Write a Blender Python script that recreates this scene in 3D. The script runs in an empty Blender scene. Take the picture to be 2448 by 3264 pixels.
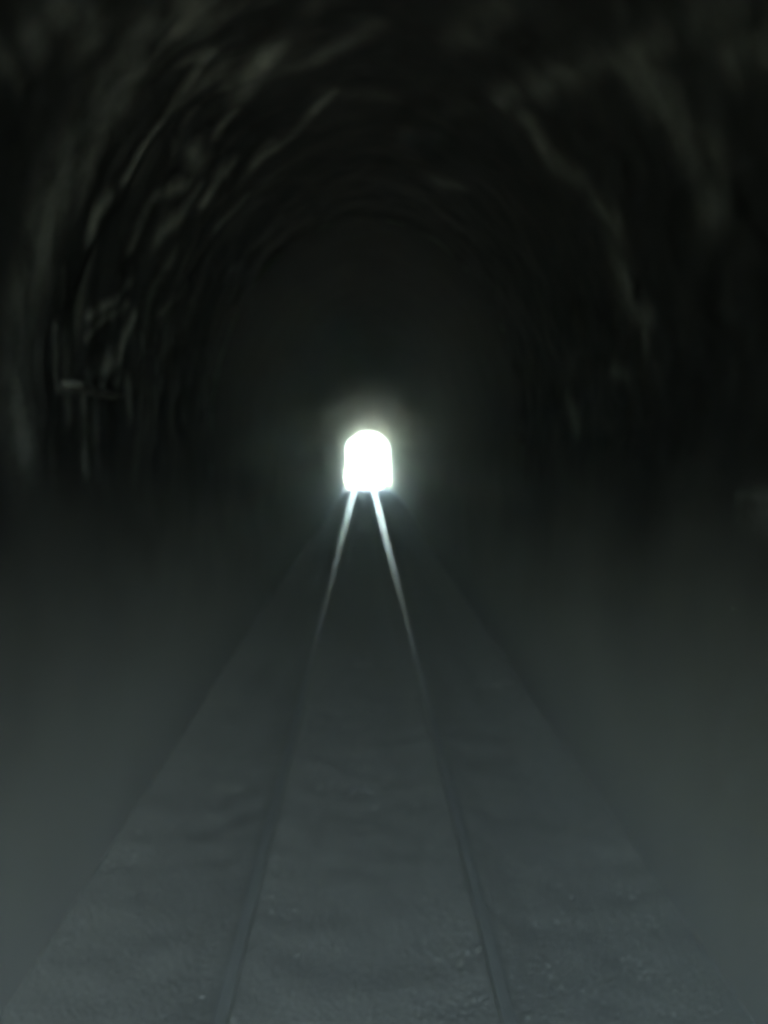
import bpy, bmesh, math, random
import numpy as np
from mathutils import Vector, Matrix, noise
R = math.radians
random.seed(7); rng = np.random.default_rng(7)
sc = bpy.context.scene
col = sc.collection

# ------------------------------------------------------------------ camera
FPX, PW, PH = 2513.0, 2448.0, 3264.0          # focal length and frame of the photograph, in its pixels
CAM = Vector((0.0, 0.0, 3.42))                # eye height above rail level (rail top is z = 0)
PITCH, YAW = -4.41, -1.46                     # degrees
cd = bpy.data.cameras.new('camera'); cam = bpy.data.objects.new('camera', cd); col.objects.link(cam)
cam.location = CAM
cam.rotation_euler = (R(90 + PITCH), 0, R(YAW))
cd.sensor_fit = 'VERTICAL'; cd.sensor_height = 36.0; cd.sensor_width = 27.0
cd.lens = 36.0 * FPX / PH
cd.clip_start = 0.05; cd.clip_end = 6000
cd.dof.use_dof = True; cd.dof.focus_distance = 1.6; cd.dof.aperture_fstop = 1.7   # the phone never found its focus in the dark
sc.camera = cam
CAMROT = cam.rotation_euler.to_matrix()
def ray(px, py):
    return (CAMROT @ Vector(((px - PW/2)/FPX, -(py - PH/2)/FPX, -1.0))).normalized()
def on_plane_y(px, py, y):
    d = ray(px, py); return CAM + d*((y - CAM.y)/d.y)

# ------------------------------------------------------------------ sky, sun, exposure
SUN_EL, SUN_AZ = 52.0, 100.0                  # azimuth clockwise from +Y: the sun stands square to the tunnel
w = bpy.data.worlds.new('World'); sc.world = w; w.use_nodes = True
nt = w.node_tree; nt.nodes.clear()
sky = nt.nodes.new('ShaderNodeTexSky'); sky.sky_type = 'NISHITA'; sky.sun_disc = False
sky.sun_elevation = R(SUN_EL); sky.sun_rotation = R(SUN_AZ); sky.dust_density = 6.0; sky.air_density = 1.0
bg = nt.nodes.new('ShaderNodeBackground'); bg.inputs['Strength'].default_value = 0.15
wo = nt.nodes.new('ShaderNodeOutputWorld')
nt.links.new(sky.outputs[0], bg.inputs[0]); nt.links.new(bg.outputs[0], wo.inputs[0])
sl = bpy.data.lights.new('sun', 'SUN'); sl.energy = 4.5; sl.angle = R(0.53); sl.color = (1.0, 0.95, 0.87)
sun = bpy.data.objects.new('sun', sl); col.objects.link(sun)
sd = Vector((math.sin(R(SUN_AZ))*math.cos(R(SUN_EL)), math.cos(R(SUN_AZ))*math.cos(R(SUN_EL)), math.sin(R(SUN_EL))))
sun.rotation_euler = sd.to_track_quat('Z', 'Y').to_euler(); sun.location = (30, 20, 40)
vs = sc.view_settings
vs.view_transform = 'Standard'; vs.look = 'None'; vs.gamma = 1.0; vs.use_curve_mapping = False
vs.exposure = 6.62                             # the phone exposed for the black tunnel
sc.render.engine = 'CYCLES'
cy = sc.cycles
cy.use_denoising = True; cy.denoiser = 'OPENIMAGEDENOISE'; cy.denoising_input_passes = 'RGB_ALBEDO_NORMAL'; cy.denoising_prefilter = 'ACCURATE'
cy.use_guiding = True; cy.use_surface_guiding = True; cy.use_volume_guiding = True   # the light comes in through two small mouths
cy.max_bounces = 6; cy.diffuse_bounces = 3; cy.glossy_bounces = 3; cy.volume_bounces = 2
cy.sample_clamp_indirect = 0.6; cy.sample_clamp_direct = 0.12
cy.caustics_reflective = False

# ------------------------------------------------------------------ helpers
def tag(o, label=None, cat=None, group=None, kind=None):
    for k, v in (('label', label), ('category', cat), ('group', group), ('kind', kind)):
        if v: o[k] = v
    return o
def empty(name, loc=(0, 0, 0)):
    o = bpy.data.objects.new(name, None); col.objects.link(o); o.location = loc; o.empty_display_size = 0.2
    return o
def obj(name, mesh, mat=None, parent=None, loc=None):
    if isinstance(mesh, bmesh.types.BMesh):
        me = bpy.data.meshes.new(name); mesh.to_mesh(me); mesh.free(); mesh = me
    if mat and not mesh.materials: mesh.materials.append(mat)
    o = bpy.data.objects.new(name, mesh); col.objects.link(o)
    if parent: o.parent = parent
    if loc is not None: o.location = loc
    return o
def mesh_np(name, v, f, smooth=True):
    """v (n,3), f (m,k) arrays"""
    v = np.asarray(v, np.float32); f = np.asarray(f, np.int32); k = f.shape[1]
    me = bpy.data.meshes.new(name)
    me.vertices.add(len(v)); me.vertices.foreach_set('co', v.ravel())
    me.loops.add(f.size); me.loops.foreach_set('vertex_index', f.ravel())
    me.polygons.add(len(f)); me.polygons.foreach_set('loop_start', np.arange(0, f.size, k, dtype=np.int32))
    me.polygons.foreach_set('use_smooth', np.full(len(f), smooth))
    me.update(calc_edges=True); me.validate()
    return me
def grid_faces(nu, nv):
    i = np.arange(nu*nv).reshape(nu, nv)
    return np.stack([i[:-1, :-1], i[1:, :-1], i[1:, 1:], i[:-1, 1:]], -1).reshape(-1, 4)
def smoothstep(a, b, x):
    t = np.clip((x - a)/(b - a), 0, 1); return t*t*(3 - 2*t)
def vnoise(P, scale, seed=0.0, octv=3):
    """cheap fractal noise on an (n,3) array, about -1..1"""
    out = np.empty(len(P)); off = Vector((seed*13.7, seed*5.1, -seed*9.3))
    for i, p in enumerate(P):
        out[i] = noise.fractal(Vector((p[0]*scale, p[1]*scale, p[2]*scale)) + off, 1.0, 2.0, octv)
    return out
class NT:
    def __init__(s, name):
        s.m = bpy.data.materials.new(name); s.m.use_nodes = True
        s.t = s.m.node_tree; s.b = s.t.nodes['Principled BSDF']; s.out = s.t.nodes['Material Output']
        s.tc = s.t.nodes.new('ShaderNodeTexCoord')
    def n(s, typ, **kw):
        x = s.t.nodes.new('ShaderNode' + typ)
        for k, v in kw.items():
            if k in x.inputs: x.inputs[k].default_value = v
            else: setattr(x, k, v)
        return x
    def l(s, a, b): s.t.links.new(a, b)
    def noise(s, scale, detail=6, rough=0.6, vec=(1, 1, 1)):
        mp = s.n('Mapping'); mp.inputs['Scale'].default_value = vec; s.l(s.tc.outputs['Object'], mp.inputs[0])
        x = s.n('TexNoise'); x.inputs['Scale'].default_value = scale; x.inputs['Detail'].default_value = detail
        x.inputs['Roughness'].default_value = rough; s.l(mp.outputs[0], x.inputs['Vector']); return x.outputs['Fac']
    def ramp(s, fac, stops):
        r = s.n('ValToRGB'); e = r.color_ramp.elements
        while len(e) < len(stops): e.new(0.5)
        for el, (p, c) in zip(e, stops): el.position = p; el.color = (*c, 1) if len(c) == 3 else c
        s.l(fac, r.inputs[0]); return r.outputs[0]
    def mix(s, fac, a, b):
        x = s.n('Mix'); x.data_type = 'RGBA'
        for sock, val in ((x.inputs[0], fac), (x.inputs[6], a), (x.inputs[7], b)):
            if hasattr(val, 'links'): s.l(val, sock)
            else: sock.default_value = (*val, 1) if isinstance(val, tuple) else val
        return x.outputs[2]
    def bump(s, h, strength=0.4, dist=0.02):
        b = s.n('Bump'); b.inputs['Strength'].default_value = strength; b.inputs['Distance'].default_value = dist
        s.l(h, b.inputs['Height']); s.l(b.outputs[0], s.b.inputs['Normal'])
    def color(s, c): s.l(c, s.b.inputs['Base Color']); return s
    def rough(s, r): s.b.inputs['Roughness'].default_value = r; return s

# ------------------------------------------------------------------ materials
def mat_lining():
    m = NT('sooty_tunnel_rock').rough(0.85)
    a = m.noise(1.3, 8, 0.65); b = m.noise(9, 6, 0.7)
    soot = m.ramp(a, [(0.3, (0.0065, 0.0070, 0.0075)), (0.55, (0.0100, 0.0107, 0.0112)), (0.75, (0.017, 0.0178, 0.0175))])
    at = m.n('Attribute'); at.attribute_name = 'stain'
    # the deposit breaks up into runs and crusts
    r1 = m.noise(3.0, 5, 0.6)
    mul = m.n('Math', operation='MULTIPLY'); m.l(at.outputs['Fac'], mul.inputs[0])
    rr = m.n('MapRange'); rr.inputs[1].default_value = 0.30; rr.inputs[2].default_value = 0.62; rr.inputs[3].default_value = 0.25; rr.inputs[4].default_value = 1.15
    m.l(r1, rr.inputs[0]); m.l(rr.outputs[0], mul.inputs[1])
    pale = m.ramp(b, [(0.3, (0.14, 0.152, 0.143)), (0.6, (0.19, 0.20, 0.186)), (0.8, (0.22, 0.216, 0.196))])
    d = m.n('Attribute'); d.attribute_name = 'veil_dust'
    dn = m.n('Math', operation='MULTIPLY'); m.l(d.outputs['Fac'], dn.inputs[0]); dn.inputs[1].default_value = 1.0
    c0 = m.mix(dn.outputs[0], soot, (0.285, 0.297, 0.268))  # dusty lower wall painted paler to stand in for the veil of light
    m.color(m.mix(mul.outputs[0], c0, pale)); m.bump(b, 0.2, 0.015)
    m.b.inputs['Specular IOR Level'].default_value = 0.10
    return m.m
def mat_simple(name, stops, scale=3.0, rough=0.9, bump=0.4, dist=0.02, vec=(1, 1, 1), spec=0.3, metal=0.0):
    m = NT(name).rough(rough); a = m.noise(scale, 7, 0.65, vec)
    m.color(m.ramp(a, stops)); m.bump(m.noise(scale*5, 5, 0.7, vec), bump, dist)
    m.b.inputs['Specular IOR Level'].default_value = spec; m.b.inputs['Metallic'].default_value = metal
    return m.m
M_lin = mat_lining()
STONE = [(0.3, (0.215, 0.226, 0.188)), (0.55, (0.228, 0.240, 0.200)), (0.8, (0.240, 0.253, 0.212))]
M_bal = mat_simple('ballast_ground', STONE, 6.0, 0.92, 0.8, 0.03)
M_stone = mat_simple('ballast_stone', STONE, 9.0, 0.92)
M_slp = mat_simple('weathered_sleeper', [(0.3, (0.21, 0.22, 0.195)), (0.6, (0.228, 0.24, 0.21)), (0.8, (0.245, 0.255, 0.225))], 4.0, 0.9, vec=(1, 6, 6))
M_rust = mat_simple('dusty_rail_side', [(0.3, (0.215, 0.226, 0.19)), (0.6, (0.235, 0.245, 0.208)), (0.8, (0.255, 0.262, 0.225))], 7.0, 0.9)
def mat_railtop(name, r0, r1):
    m = NT(name); m.b.inputs['Metallic'].default_value = 0.58   # a film of dust over worn steel
    a = m.noise(0.12, 1, 0.4, (1, 1, 1)); b = m.noise(5.0, 4, 0.6, (8, 0.5, 1))
    m.color(m.ramp(b, [(0.3, (0.48, 0.52, 0.45)), (0.7, (0.56, 0.60, 0.52))]))
    m.b.inputs['Coat Weight'].default_value = 1.0; m.b.inputs['Coat Roughness'].default_value = 0.48   # thin grease film
    rr = m.n('MapRange'); rr.inputs[3].default_value = r0; rr.inputs[4].default_value = r1
    m.l(a, rr.inputs[0]); m.l(rr.outputs[0], m.b.inputs['Roughness'])
    return m.m
M_tops = {-1: mat_railtop('polished_rail_head', 0.20, 0.25), 1: mat_railtop('brighter_rail_head', 0.19, 0.24)}
M_rock = mat_simple('portal_masonry', [(0.3, (0.16, 0.155, 0.14)), (0.6, (0.27, 0.26, 0.235)), (0.8, (0.34, 0.33, 0.30))], 2.0, 0.9, 0.6, 0.04)
M_hill = mat_simple('grassy_hillside', [(0.3, (0.045, 0.068, 0.025)), (0.6, (0.07, 0.095, 0.040)), (0.8, (0.11, 0.12, 0.065))], 0.8, 0.95, 0.8, 0.1)
M_gnd = mat_simple('meadow_ground', [(0.3, (0.05, 0.08, 0.018)), (0.6, (0.085, 0.115, 0.028)), (0.8, (0.13, 0.135, 0.055))], 0.15, 0.95)
M_grass = mat_simple('fresh_grass', [(0.3, (0.08, 0.11, 0.003)), (0.6, (0.11, 0.14, 0.004)), (0.8, (0.14, 0.15, 0.006))], 5.0, 0.7)
def translucent(m, k):
    t = m.node_tree; b = t.nodes['Principled BSDF']; o = t.nodes['Material Output']
    tr = t.nodes.new('ShaderNodeBsdfTranslucent'); mx = t.nodes.new('ShaderNodeMixShader'); mx.inputs[0].default_value = k
    t.links.new(b.inputs['Base Color'].links[0].from_socket, tr.inputs[0])
    t.links.new(b.outputs[0], mx.inputs[1]); t.links.new(tr.outputs[0], mx.inputs[2]); t.links.new(mx.outputs[0], o.inputs[0])
translucent(M_grass, 0.45)
M_leaf = mat_simple('tree_leaf', [(0.3, (0.035, 0.065, 0.012)), (0.6, (0.06, 0.10, 0.02)), (0.8, (0.09, 0.12, 0.03))], 1.5, 0.65)
M_bark = mat_simple('tree_bark', [(0.3, (0.06, 0.05, 0.04)), (0.7, (0.13, 0.11, 0.09))], 6.0, 0.9, vec=(1, 1, 0.3))

# ------------------------------------------------------------------ tunnel shape
Y0, Y1 = -9.5, 77.0                            # near mouth behind the camera, far mouth ahead
CX = 0.06
def prof_at(y):
    t = smoothstep(16, 34, np.asarray(y, float))
    e = smoothstep(55, 77, np.asarray(y, float))   # the bore narrows to the far mouth
    return 2.30 - 0.17*e, 3.60 - 0.35*t, 6.80 - 1.1*t - 0.33*e   # half width, springing, crown
ZB = -0.55
def prof_point(u, y, off=0.0):
    """u in 0..1 from the left foot over the crown to the right foot; off moves outwards. arrays ok"""
    u = np.asarray(u, float); y = np.asarray(y, float)
    hw, zs, zc = prof_at(y); hw = hw + off; zc = zc + off
    s = np.abs(2*u - 1)                        # 1 at foot, 0 at crown
    wall = s > 0.56
    zw = ZB + (zs - ZB)*(1 - s)/(1 - 0.56)
    ang = np.clip(s/0.56, 0, 1)*math.pi/2
    x = np.where(wall, hw, hw*np.sin(ang)); z = np.where(wall, zw, zs + (zc - zs)*np.cos(ang))
    return np.sign(u - 0.5)*x + CX + 0.34*smoothstep(14, 60, y), z
def wall_hit(px, py):
    d = ray(px, py); t = 0.5
    for _ in range(4000):
        t += 0.01; p = CAM + d*t
        hw, zs, zc = (float(q) for q in prof_at(p.y)); dx = abs(p.x - CX)
        if dx >= hw or p.z <= ZB: return p
        if p.z > zs and (dx/hw)**2 + ((p.z - zs)/(zc - zs))**2 >= 1: return p
        if p.y > Y1: return p
    return p

# pale mineral runs on the lining: photo pixels -> points on the wall, then distances on the wall itself
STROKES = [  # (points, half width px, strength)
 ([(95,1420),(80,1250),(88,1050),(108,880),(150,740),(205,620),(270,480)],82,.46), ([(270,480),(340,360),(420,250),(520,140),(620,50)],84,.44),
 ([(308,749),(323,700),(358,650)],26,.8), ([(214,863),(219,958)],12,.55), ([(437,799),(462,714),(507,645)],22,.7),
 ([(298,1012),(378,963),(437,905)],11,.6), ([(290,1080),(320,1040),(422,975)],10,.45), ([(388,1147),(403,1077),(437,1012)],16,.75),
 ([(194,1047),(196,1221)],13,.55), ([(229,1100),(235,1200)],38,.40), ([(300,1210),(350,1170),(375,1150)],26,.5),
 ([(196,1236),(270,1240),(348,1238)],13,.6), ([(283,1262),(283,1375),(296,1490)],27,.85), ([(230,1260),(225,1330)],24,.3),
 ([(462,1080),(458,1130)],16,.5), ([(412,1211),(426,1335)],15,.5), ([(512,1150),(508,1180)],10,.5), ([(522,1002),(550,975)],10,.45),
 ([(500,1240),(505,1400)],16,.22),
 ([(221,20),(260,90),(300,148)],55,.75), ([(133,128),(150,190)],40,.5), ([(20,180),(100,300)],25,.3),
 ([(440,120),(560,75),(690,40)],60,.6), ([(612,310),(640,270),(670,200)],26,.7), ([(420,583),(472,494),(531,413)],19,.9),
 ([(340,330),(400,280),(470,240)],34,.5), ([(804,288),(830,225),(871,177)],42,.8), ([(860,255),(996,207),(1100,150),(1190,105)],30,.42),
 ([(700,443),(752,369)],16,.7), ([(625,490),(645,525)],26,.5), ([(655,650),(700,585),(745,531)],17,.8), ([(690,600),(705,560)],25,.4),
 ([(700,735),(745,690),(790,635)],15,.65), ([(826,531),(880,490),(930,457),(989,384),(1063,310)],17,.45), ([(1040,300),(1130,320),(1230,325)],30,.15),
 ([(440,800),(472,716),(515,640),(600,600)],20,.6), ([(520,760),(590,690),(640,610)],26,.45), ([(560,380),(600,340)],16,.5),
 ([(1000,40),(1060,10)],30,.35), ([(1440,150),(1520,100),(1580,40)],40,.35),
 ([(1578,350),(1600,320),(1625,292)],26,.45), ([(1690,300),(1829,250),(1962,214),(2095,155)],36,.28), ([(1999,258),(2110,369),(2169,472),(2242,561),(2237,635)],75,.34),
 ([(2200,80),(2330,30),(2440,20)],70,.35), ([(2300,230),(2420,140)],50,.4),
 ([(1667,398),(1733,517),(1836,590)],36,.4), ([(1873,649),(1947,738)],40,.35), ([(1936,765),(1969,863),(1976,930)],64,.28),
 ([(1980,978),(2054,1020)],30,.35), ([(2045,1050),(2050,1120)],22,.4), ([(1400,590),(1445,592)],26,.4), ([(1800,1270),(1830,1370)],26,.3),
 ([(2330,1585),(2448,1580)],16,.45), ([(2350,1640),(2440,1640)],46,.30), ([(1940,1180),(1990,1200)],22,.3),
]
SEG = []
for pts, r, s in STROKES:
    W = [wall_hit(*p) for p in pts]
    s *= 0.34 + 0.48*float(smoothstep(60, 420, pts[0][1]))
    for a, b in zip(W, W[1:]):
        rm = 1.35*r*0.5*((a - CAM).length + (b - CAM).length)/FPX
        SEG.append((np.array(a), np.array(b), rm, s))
def stain_of(P):
    out = np.zeros(len(P))
    for a, b, rm, s in SEG:
        ab = b - a; L2 = max(float(ab @ ab), 1e-6)
        near = np.abs(P[:, 1] - (a[1] + b[1])/2) < abs(ab[1])/2 + rm*3 + 0.05
        if not near.any(): continue
        Q = P[near]; t = np.clip(((Q - a) @ ab)/L2, 0, 1)
        dd = np.linalg.norm(Q - (a + t[:, None]*ab), axis=1)
        out[near] = np.maximum(out[near], s*np.exp(-(dd/rm)**2*1.1))
    return out

tunnel = tag(empty('rail_tunnel', (0, 0, 0)), 'dark sooty single track rail tunnel with pale mineral runs on its vault', 'tunnel')
def veil_dust_of(P, n1, n2):                        # train dust with the grey light veil painted in, thinning with height
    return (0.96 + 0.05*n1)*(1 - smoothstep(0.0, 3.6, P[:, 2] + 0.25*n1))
def lining(y0, y1, ny, nu, seed, relief):
    ys = np.linspace(y0, y1, ny); us = np.linspace(0, 1, nu)
    U, Y = np.meshgrid(us, ys, indexing='ij'); U = U.ravel(); Y = Y.ravel()
    x, z = prof_point(U, Y); P = np.stack([x, Y, z], 1)
    st = stain_of(P)
    n1 = vnoise(P, 0.7, 1, 3); n2 = vnoise(P, 2.8, 2, 2)
    up = smoothstep(2.6, 4.2, P[:, 2])
    arc = U*17.0                                # metres round the profile: runs follow it downwards
    Q = np.stack([arc*0.8, Y*2.7 + 0.5*n1, 0*Y], 1); run = vnoise(Q, 1.0, 11, 3); fine = vnoise(Q*np.array([1.4, 2.2, 1]), 1.0, 12, 2)
    side = np.where(P[:, 0] < CX, 1.0, 0.12)
    zone = side*up*smoothstep(5.2, 5.7, Y)*(1 - smoothstep(7.6, 10.5, Y))*(1 - smoothstep(0.36, 0.5, U)*0.85)
    st = np.maximum(st, zone*0.26*smoothstep(0.05, 0.5, run + 0.55*fine))
    off = relief*(0.08 + 0.92*up)*(0.6*n1 + 0.35*n2) + 0.035*zone*run - 0.03*st + 0.05
    edge = np.minimum(1, np.minimum(Y - Y0, Y1 - Y)/0.3)
    x2, z2 = prof_point(U, Y, np.maximum(off, 0.005)*edge)
    P2 = np.stack([x2, Y, z2], 1)
    veil_dust = veil_dust_of(P2, n1, n2)
    return P2, grid_faces(nu, ny), st, np.clip(veil_dust, 0, 1)
def add_lining(name, y0, y1, ny, nu, relief, seed):
    P, F, st, du = lining(y0, y1, ny, nu, seed, relief)
    me = mesh_np(name, P, F)
    for nm, v in (('stain', st), ('veil_dust', du)):
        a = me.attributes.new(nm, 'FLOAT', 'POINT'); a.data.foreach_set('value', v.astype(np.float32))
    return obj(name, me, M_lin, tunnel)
add_lining('lining', Y0, 2.5, 60, 120, 0.07, 1)
add_lining('lining', 2.5, 12.0, 330, 420, 0.06, 1)
add_lining('lining', 12.0, Y1, 230, 110, 0.025, 1)

# springing ledge on the left wall where the deposit has piled up
def ledge():
    y0, y1, n = 5.9, 7.4, 40; V = []
    zc = wall_hit(270, 1240).z
    for i in range(n):
        t = i/(n - 1); y = y0 + (y1 - y0)*t; e = min(1, t*8, (1 - t)*8); k = noise.noise((y*4, 1, 2))
        x = -2.30 + CX
        for (dx, dz) in ((-0.12, 0.07), (0.03, 0.055), (0.075, 0.03), (0.08, -0.005), (0.045, -0.03), (-0.12, -0.06)):
            V.append((x + (dx + 0.12)*e*(1 + 0.4*k) - 0.12, y, zc + dz*0.7 + 0.02*k))
    me = mesh_np('ledge', V, grid_faces(n, 6)); a = me.attributes.new('stain', 'FLOAT', 'POINT')
    a.data.foreach_set('value', np.array([0.22 + 0.2*noise.noise((v[1]*3, v[2]*9, 0)) for v in V], np.float32))
    return obj('ledge', me, M_lin, tunnel)
ledge()

# ------------------------------------------------------------------ portals: outline of the far mouth read off the photograph
EX = [(1092.6,1549),(1094,1523),(1099,1489),(1101,1449),(1098,1433),(1102,1407),(1110,1397),(1116,1394),(1119,1390.5),(1125,1389),(1131,1383),(1136,1377.5),
      (1149,1373),(1163,1371),(1177,1370.3),(1195,1372),(1209,1377.8),(1218,1383),(1227,1391),(1235,1400),(1240,1409),(1245,1423),(1247,1433),(1244.5,1438),
      (1242,1443),(1245,1455),(1247.2,1466),(1247,1494),(1245,1515),(1241,1523),(1247,1530),(1249,1552)]
def portal(name, poly, y0, y1, half, ztop, zb, label):
    """stone face with the opening cut through it"""
    P = [(x, z) for x, z in poly]; n = len(P)
    P[0] = (P[0][0], zb); P[-1] = (P[-1][0], zb)
    out = []
    L = [0.0]
    for a, b in zip(P, P[1:]): L.append(L[-1] + math.dist(a, b))
    oc = [(-half, zb), (-half, ztop), (half, ztop), (half, zb)]
    # outer ring point for each opening point: by direction from the opening's centre
    c = (0.0, 2.4)
    for (x, z) in P:
        dx, dz = x - c[0], z - c[1]; k = min(half/abs(dx) if dx else 1e9, (ztop - c[1])/dz if dz > 0 else 1e9)
        out.append((c[0] + dx*k, max(zb, c[1] + dz*k)))
    out[0] = oc[0]; out[-1] = oc[3]
    i1 = min(range(n), key=lambda i: math.dist(out[i], oc[1])); i2 = min(range(n), key=lambda i: math.dist(out[i], oc[2]))
    out[i1] = oc[1]; out[i2] = oc[2]
    V = [(x, y0, z) for x, z in P] + [(x, y0, z) for x, z in out] + [(x, y1, z) for x, z in P] + [(x, y1, z) for x, z in out]
    F = []
    for i in range(n - 1):
        F += [(i, i+1, n+i+1, n+i), (2*n+i, 3*n+i, 3*n+i+1, 2*n+i+1), (i, 2*n+i, 2*n+i+1, i+1), (n+i, n+i+1, 3*n+i+1, 3*n+i)]
    return tag(obj(name, mesh_np(name, V, F, False), M_rock), label, 'portal')
ex = [(on_plane_y(1172 + (px - 1172)*(0.89 if py < 1500 else 0.955), 1552 + (py - 1552)*0.945, Y1 + 0.01)) for px, py in EX]   # the glare widens the bright shape
portal('tunnel_portal', [(p.x, p.z) for p in ex], Y1 + 0.004, Y1 + 0.8, 8.0, 9.6, -0.75, 'ragged stone mouth round the bright far end of the tunnel')
us = np.concatenate([np.linspace(0, .22, 4), np.linspace(.24, .76, 25), np.linspace(.78, 1, 4)])
hx, hz = prof_point(us, np.full(len(us), Y0))
portal('tunnel_portal', list(zip(hx, hz)), Y0 - 0.8, Y0 - 0.004, 8.0, 9.6, -0.75, 'plain dressed stone portal framing the open near mouth of the tunnel')

# ------------------------------------------------------------------ hill and ground
def hill():
    xs = np.concatenate([np.linspace(-140, -12, 26), np.linspace(-10, 10, 21), np.linspace(12, 140, 26)])
    ys = np.concatenate([np.linspace(-120, Y0 - 2.0, 40), [Y0 - 0.9, Y0 - 0.55], np.linspace(Y0 + 1, Y1 - 1, 34), [Y1 + 0.55, Y1 + 0.9], np.linspace(Y1 + 2, 260, 60)])
    X, Y = np.meshgrid(xs, ys, indexing='ij'); P = np.stack([X.ravel(), Y.ravel(), 0*X.ravel()], 1)
    n = vnoise(P, 0.06, 4, 4)
    inside = smoothstep(Y0 - 0.85, Y0 - 0.6, P[:, 1])*(1 - smoothstep(Y1 + 0.6, Y1 + 0.85, P[:, 1]))
    ax = np.abs(P[:, 0])
    far = 1 - 0.93*smoothstep(4, 70, np.maximum(P[:, 1] - Y1, Y0 - P[:, 1]))
    bank = 9.0*smoothstep(3.2, 13, ax)*far
    over = 9.3 + 6*np.exp(-(ax/50)**2)*smoothstep(0, 20, np.minimum(P[:, 1] - Y0, Y1 - P[:, 1]))
    fade = 1 - smoothstep(60, 135, ax)
    z = (inside*np.maximum(over, bank) + (1 - inside)*bank)*fade + n*0.5*smoothstep(3.5, 8, ax)*fade - 0.72
    P[:, 2] = z
    F = grid_faces(len(xs), len(ys)); c = P[F].mean(1)
    jump = ((np.abs(c[:, 1] - (Y0 - 0.72)) < 0.2) | (np.abs(c[:, 1] - (Y1 + 0.72)) < 0.2)) & (np.abs(c[:, 0]) < 7.6)
    return tag(obj('hillside', mesh_np('hillside', P, F[~jump]), M_hill), kind='structure')
hill()
g = bmesh.new(); bmesh.ops.create_grid(g, x_segments=40, y_segments=40, size=450)
tag(obj('ground', g, M_gnd, loc=(0, 70, -0.95)), kind='structure')

# track bed: one sheet through the tunnel and out along the cutting at both ends
def bed_z(x, y):
    a = np.abs(x); inside = smoothstep(Y0 - 1, Y0, y)*(1 - smoothstep(Y1, Y1 + 1, y))
    z = -0.172 + 0.125*np.exp(-((a - 0.873)/0.27)**2) - 0.03*smoothstep(1.45, 1.85, a)
    return z + inside*0.10*smoothstep(1.7, 2.6, a) - (1 - inside)*0.45*smoothstep(1.9, 2.8, a)
ys = np.concatenate([np.linspace(-60, 2, 60), np.linspace(2.1, 20, 200), np.linspace(20.3, 190, 300)])
xs = np.linspace(-2.9, 2.9, 70)
X, Y = np.meshgrid(xs, ys, indexing='ij'); P = np.stack([X.ravel(), Y.ravel(), 0*X.ravel()], 1)
P[:, 2] = bed_z(P[:, 0], P[:, 1]) + 0.010*vnoise(P, 3.2, 6, 2) + 0.008*vnoise(P, 0.6, 8, 2)

tag(obj('track_bed', mesh_np('track_bed', P, grid_faces(len(xs), len(ys))), M_bal), kind='structure')

# loose ballast stones, thousands of them
def ballast():
    ico = bmesh.new(); bmesh.ops.create_icosphere(ico, subdivisions=1, radius=1.0)
    bv = np.array([v.co[:] for v in ico.verts]); bf = np.array([[v.index for v in f.verts] for f in ico.faces]); ico.free()
    N = 60000
    y = 1.5 + 75*rng.random(N)**2.2; x = rng.uniform(-2.25, 2.25, N); s = rng.uniform(0.007, 0.015, N)*(1 + y/90)
    z = bed_z(x, y) - 0.011 + rng.uniform(-.006, .003, N)
    sq = rng.uniform(0.6, 1.2, (N, 3)); th = rng.uniform(0, 2*math.pi, N)
    B = bv[None]*(1 + rng.uniform(-.22, .22, (N, len(bv), 1)))*sq[:, None]*s[:, None, None]
    c, sn = np.cos(th)[:, None], np.sin(th)[:, None]
    V = np.stack([B[..., 0]*c - B[..., 1]*sn + x[:, None], B[..., 0]*sn + B[..., 1]*c + y[:, None], B[..., 2] + z[:, None]], -1)
    keep = np.abs(np.abs(x) - 0.873) > 0.06
    V = V[keep]; n = len(V)
    F = (bf[None] + (np.arange(n)*len(bv))[:, None, None]).reshape(-1, 3)
    tag(obj('ballast', mesh_np('ballast', V.reshape(-1, 3), F, False), M_stone), 'grey crushed stone ballast lying between and beside the rails', 'ballast', kind='stuff')
ballast()

# ------------------------------------------------------------------ track
track = tag(empty('railway_track', (0, 0, 0)), 'single railway track whose two polished rails gleam towards the light', 'track')
G = 0.873                                      # half the distance between the rail centres
def wig(y): return 0.012*math.sin(y*0.11 + 1.0)*min(1, max(0, (y - 20)/20))
def rail(sx):
    hp = [(-0.066, -0.152), (-0.066, -0.142), (-0.012, -0.122), (-0.009, -0.045), (-0.045, -0.036), (-0.046, -0.010), (-0.041, -0.0015), (-0.018, 0.0),
          (0.018, 0.0), (0.041, -0.0015), (0.046, -0.010), (0.045, -0.036), (0.009, -0.045), (0.012, -0.122), (0.066, -0.142), (0.066, -0.152)]
    ys = np.arange(-60, 190.1, 1.0); V = []
    for y in ys:
        for (x, z) in hp: V.append((sx*G + x + wig(y), y, z))
    k = len(hp); F = grid_faces(len(ys), k)
    me = mesh_np('rail', V, F, False); me.materials.append(M_rust); me.materials.append(M_tops[sx])
    mi = np.zeros(len(F), np.int32); j = np.arange(len(F)) % (k - 1); mi[(j >= 6) & (j <= 8)] = 1
    me.polygons.foreach_set('material_index', mi)
    return obj('rail', me, None, track)
rail(-1); rail(1)
def box_bm(sx, sy, sz, bev):
    b = bmesh.new(); bmesh.ops.create_cube(b, size=1.0)
    bmesh.ops.scale(b, vec=(sx, sy, sz), verts=b.verts)
    bmesh.ops.bevel(b, geom=b.edges[:], offset=bev, segments=1, affect='EDGES'); return b
sl0 = obj('sleeper', box_bm(2.70, 0.25, 0.16, 0.012), M_slp, track); pl0 = obj('tie_plate', box_bm(0.30, 0.17, 0.022, 0.004), M_rust, sl0)
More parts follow.
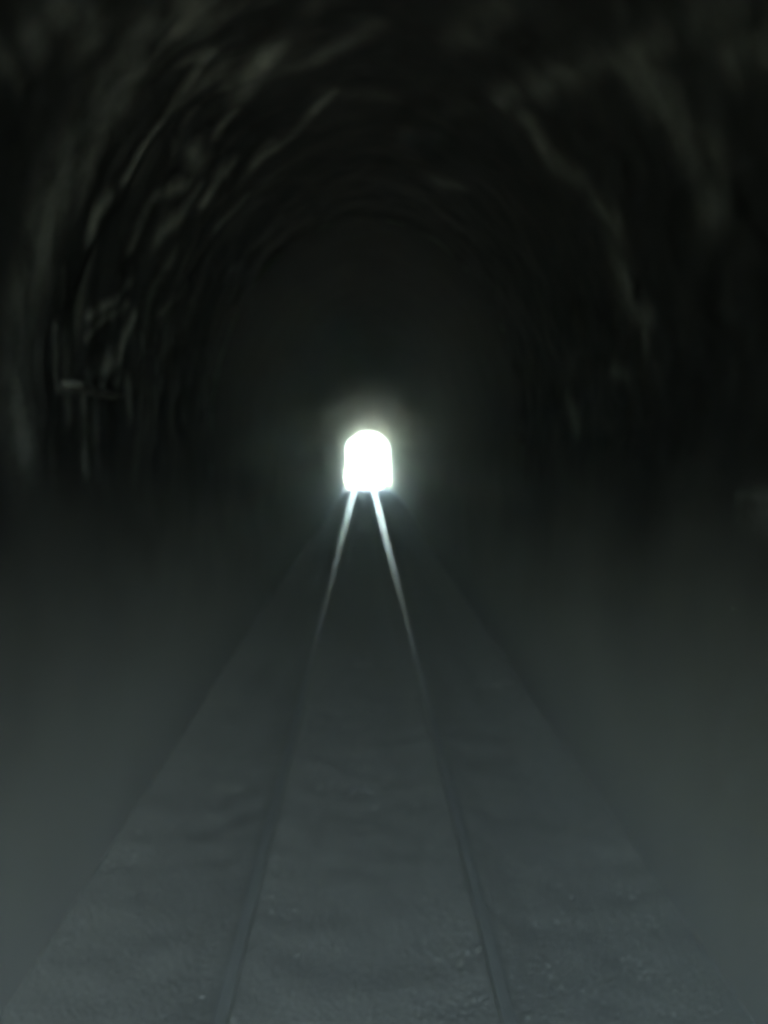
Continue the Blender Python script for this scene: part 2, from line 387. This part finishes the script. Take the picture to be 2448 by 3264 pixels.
pl0.location = (-G, 0, 0.086)
cb = bmesh.new(); bmesh.ops.create_cone(cb, cap_ends=True, segments=6, radius1=0.016, radius2=0.013, depth=0.035)
cl0 = None
sm, pm = sl0.data, pl0.data
k = 0; y = -8.0
while y < 110:
    if k == 0: s = sl0
    else: s = bpy.data.objects.new('sleeper', sm); col.objects.link(s); s.parent = track
    s.location = (random.uniform(-.02, .02), y + random.uniform(-.02, .02), -0.258); s.rotation_euler = (0, 0, random.uniform(-.008, .008))
    for sx in (-1, 1):
        if k == 0 and sx == -1: continue
        if y > 40: continue
        p = bpy.data.objects.new('tie_plate', pm); col.objects.link(p); p.parent = s; p.location = (sx*G, 0, 0.086)
    y += 0.65; k += 1
cb.free()

# ------------------------------------------------------------------ grass at the far mouth, trees beyond
def blades(n, cx, cy, rx, ry, h, zb, lean=0.5):
    V, F = [], []
    for _ in range(n):
        a = random.uniform(0, 6.283); r = math.sqrt(random.random()); x = cx + rx*r*math.cos(a); y = cy + ry*r*math.sin(a)
        hh = h*random.uniform(.5, 1.1)*(1 - .45*r); a2 = random.uniform(0, 6.283); wd = random.uniform(.012, .03); lx = lean*hh*random.uniform(-1, 1); ly = lean*hh*random.uniform(-1, 1)
        i = len(V); c, s = math.cos(a2)*wd, math.sin(a2)*wd
        V += [(x - c, y - s, zb), (x + c, y + s, zb), (x + lx*.4 + c*.7, y + ly*.4 + s*.7, zb + hh*.6), (x + lx*.4 - c*.7, y + ly*.4 - s*.7, zb + hh*.6), (x + lx + c*.1, y + ly + s*.1, zb + hh), (x + lx - c*.1, y + ly - s*.1, zb + hh)]
        F += [(i, i+1, i+2, i+3), (i+3, i+2, i+4, i+5)]
    return V, F
def clump(name, px, py, y, rx, ry, h, n, label, grp=None):
    p = on_plane_y(px, py, y); V, F = blades(n, 0, 0, rx, ry, h, 0)
    return tag(obj(name, mesh_np(name, V, F, False), M_grass, loc=(p.x, y, -0.30)), label, 'grass', grp)
clump('grass_clump', 1229, 1560, Y1 + 2.0, 0.45, 0.4, 0.85, 700, 'yellow green grass tuft at the right foot of the far mouth')
clump('grass_clump', 1101, 1560, Y1 + 2.2, 0.30, 0.4, 1.0, 500, 'pale sunlit grass tuft at the left foot of the far mouth')

def tree(x, y, zb, h, label):
    t = tag(empty('broadleaf_tree', (x, y, zb)), label, 'tree', 'trees outside the far mouth')
    nz = 7; V = []
    for i in range(nz):
        f = i/(nz - 1); r = 0.03*h*(1 - .75*f) + 0.02
        for j in range(8): V.append((r*math.cos(j*.785) + .25*f*f, r*math.sin(j*.785), f*h*.8))
    F = [(i*8 + j, i*8 + (j + 1) % 8, (i + 1)*8 + (j + 1) % 8, (i + 1)*8 + j) for i in range(nz - 1) for j in range(8)]
    obj('trunk', mesh_np('trunk', V, F), M_bark, t)
    n = 2600; cl = [(Vector((random.gauss(0, .22), random.gauss(0, .22), random.uniform(.4, 1.0)))*h, random.uniform(.10, .2)*h) for _ in range(16)]
    V, F = [], []
    for _ in range(n):
        c, r = random.choice(cl); d = Vector((random.gauss(0, 1), random.gauss(0, 1), random.gauss(0, .8))).normalized()*r*random.random()**.4
        p = c + d; a = Vector((random.gauss(0, 1), random.gauss(0, 1), random.gauss(0, .6))).normalized(); b = a.orthogonal().normalized(); s = random.uniform(.1, .24)
        i = len(V); V += [p - a*s, p + b*s*.5, p + a*s, p - b*s*.5]; F.append((i, i+1, i+2, i+3))
    obj('crown', mesh_np('crown', V, F, False), M_leaf, t)
    return t
tree(-9.5, 112, 1.2, 8.0, 'slim green tree on the left bank of the cutting beyond the far mouth')
tree(10.5, 120, 1.0, 9.5, 'tall green tree on the right bank of the cutting beyond the far mouth')

# ------------------------------------------------------------------ misty air
def haze(density, aniso):
    b = bmesh.new(); bmesh.ops.create_cube(b, size=1.0)
    bmesh.ops.scale(b, vec=(930, 930, 24.0), verts=b.verts); bmesh.ops.translate(b, vec=(0, 70, 10.0), verts=b.verts)
    m = bpy.data.materials.new('misty_air'); m.use_nodes = True; t = m.node_tree; t.nodes.clear()
    v = t.nodes.new('ShaderNodeVolumePrincipled'); o = t.nodes.new('ShaderNodeOutputMaterial')
    v.inputs['Color'].default_value = (0.72, 0.92, 0.95, 1); v.inputs['Density'].default_value = density; v.inputs['Anisotropy'].default_value = aniso
    t.links.new(v.outputs[0], o.inputs['Volume'])
    tag(obj('haze', b, m), 'thin grey smoke and mist hanging in the tunnel air', 'haze', kind='stuff')
haze(0.0020, 0.80)
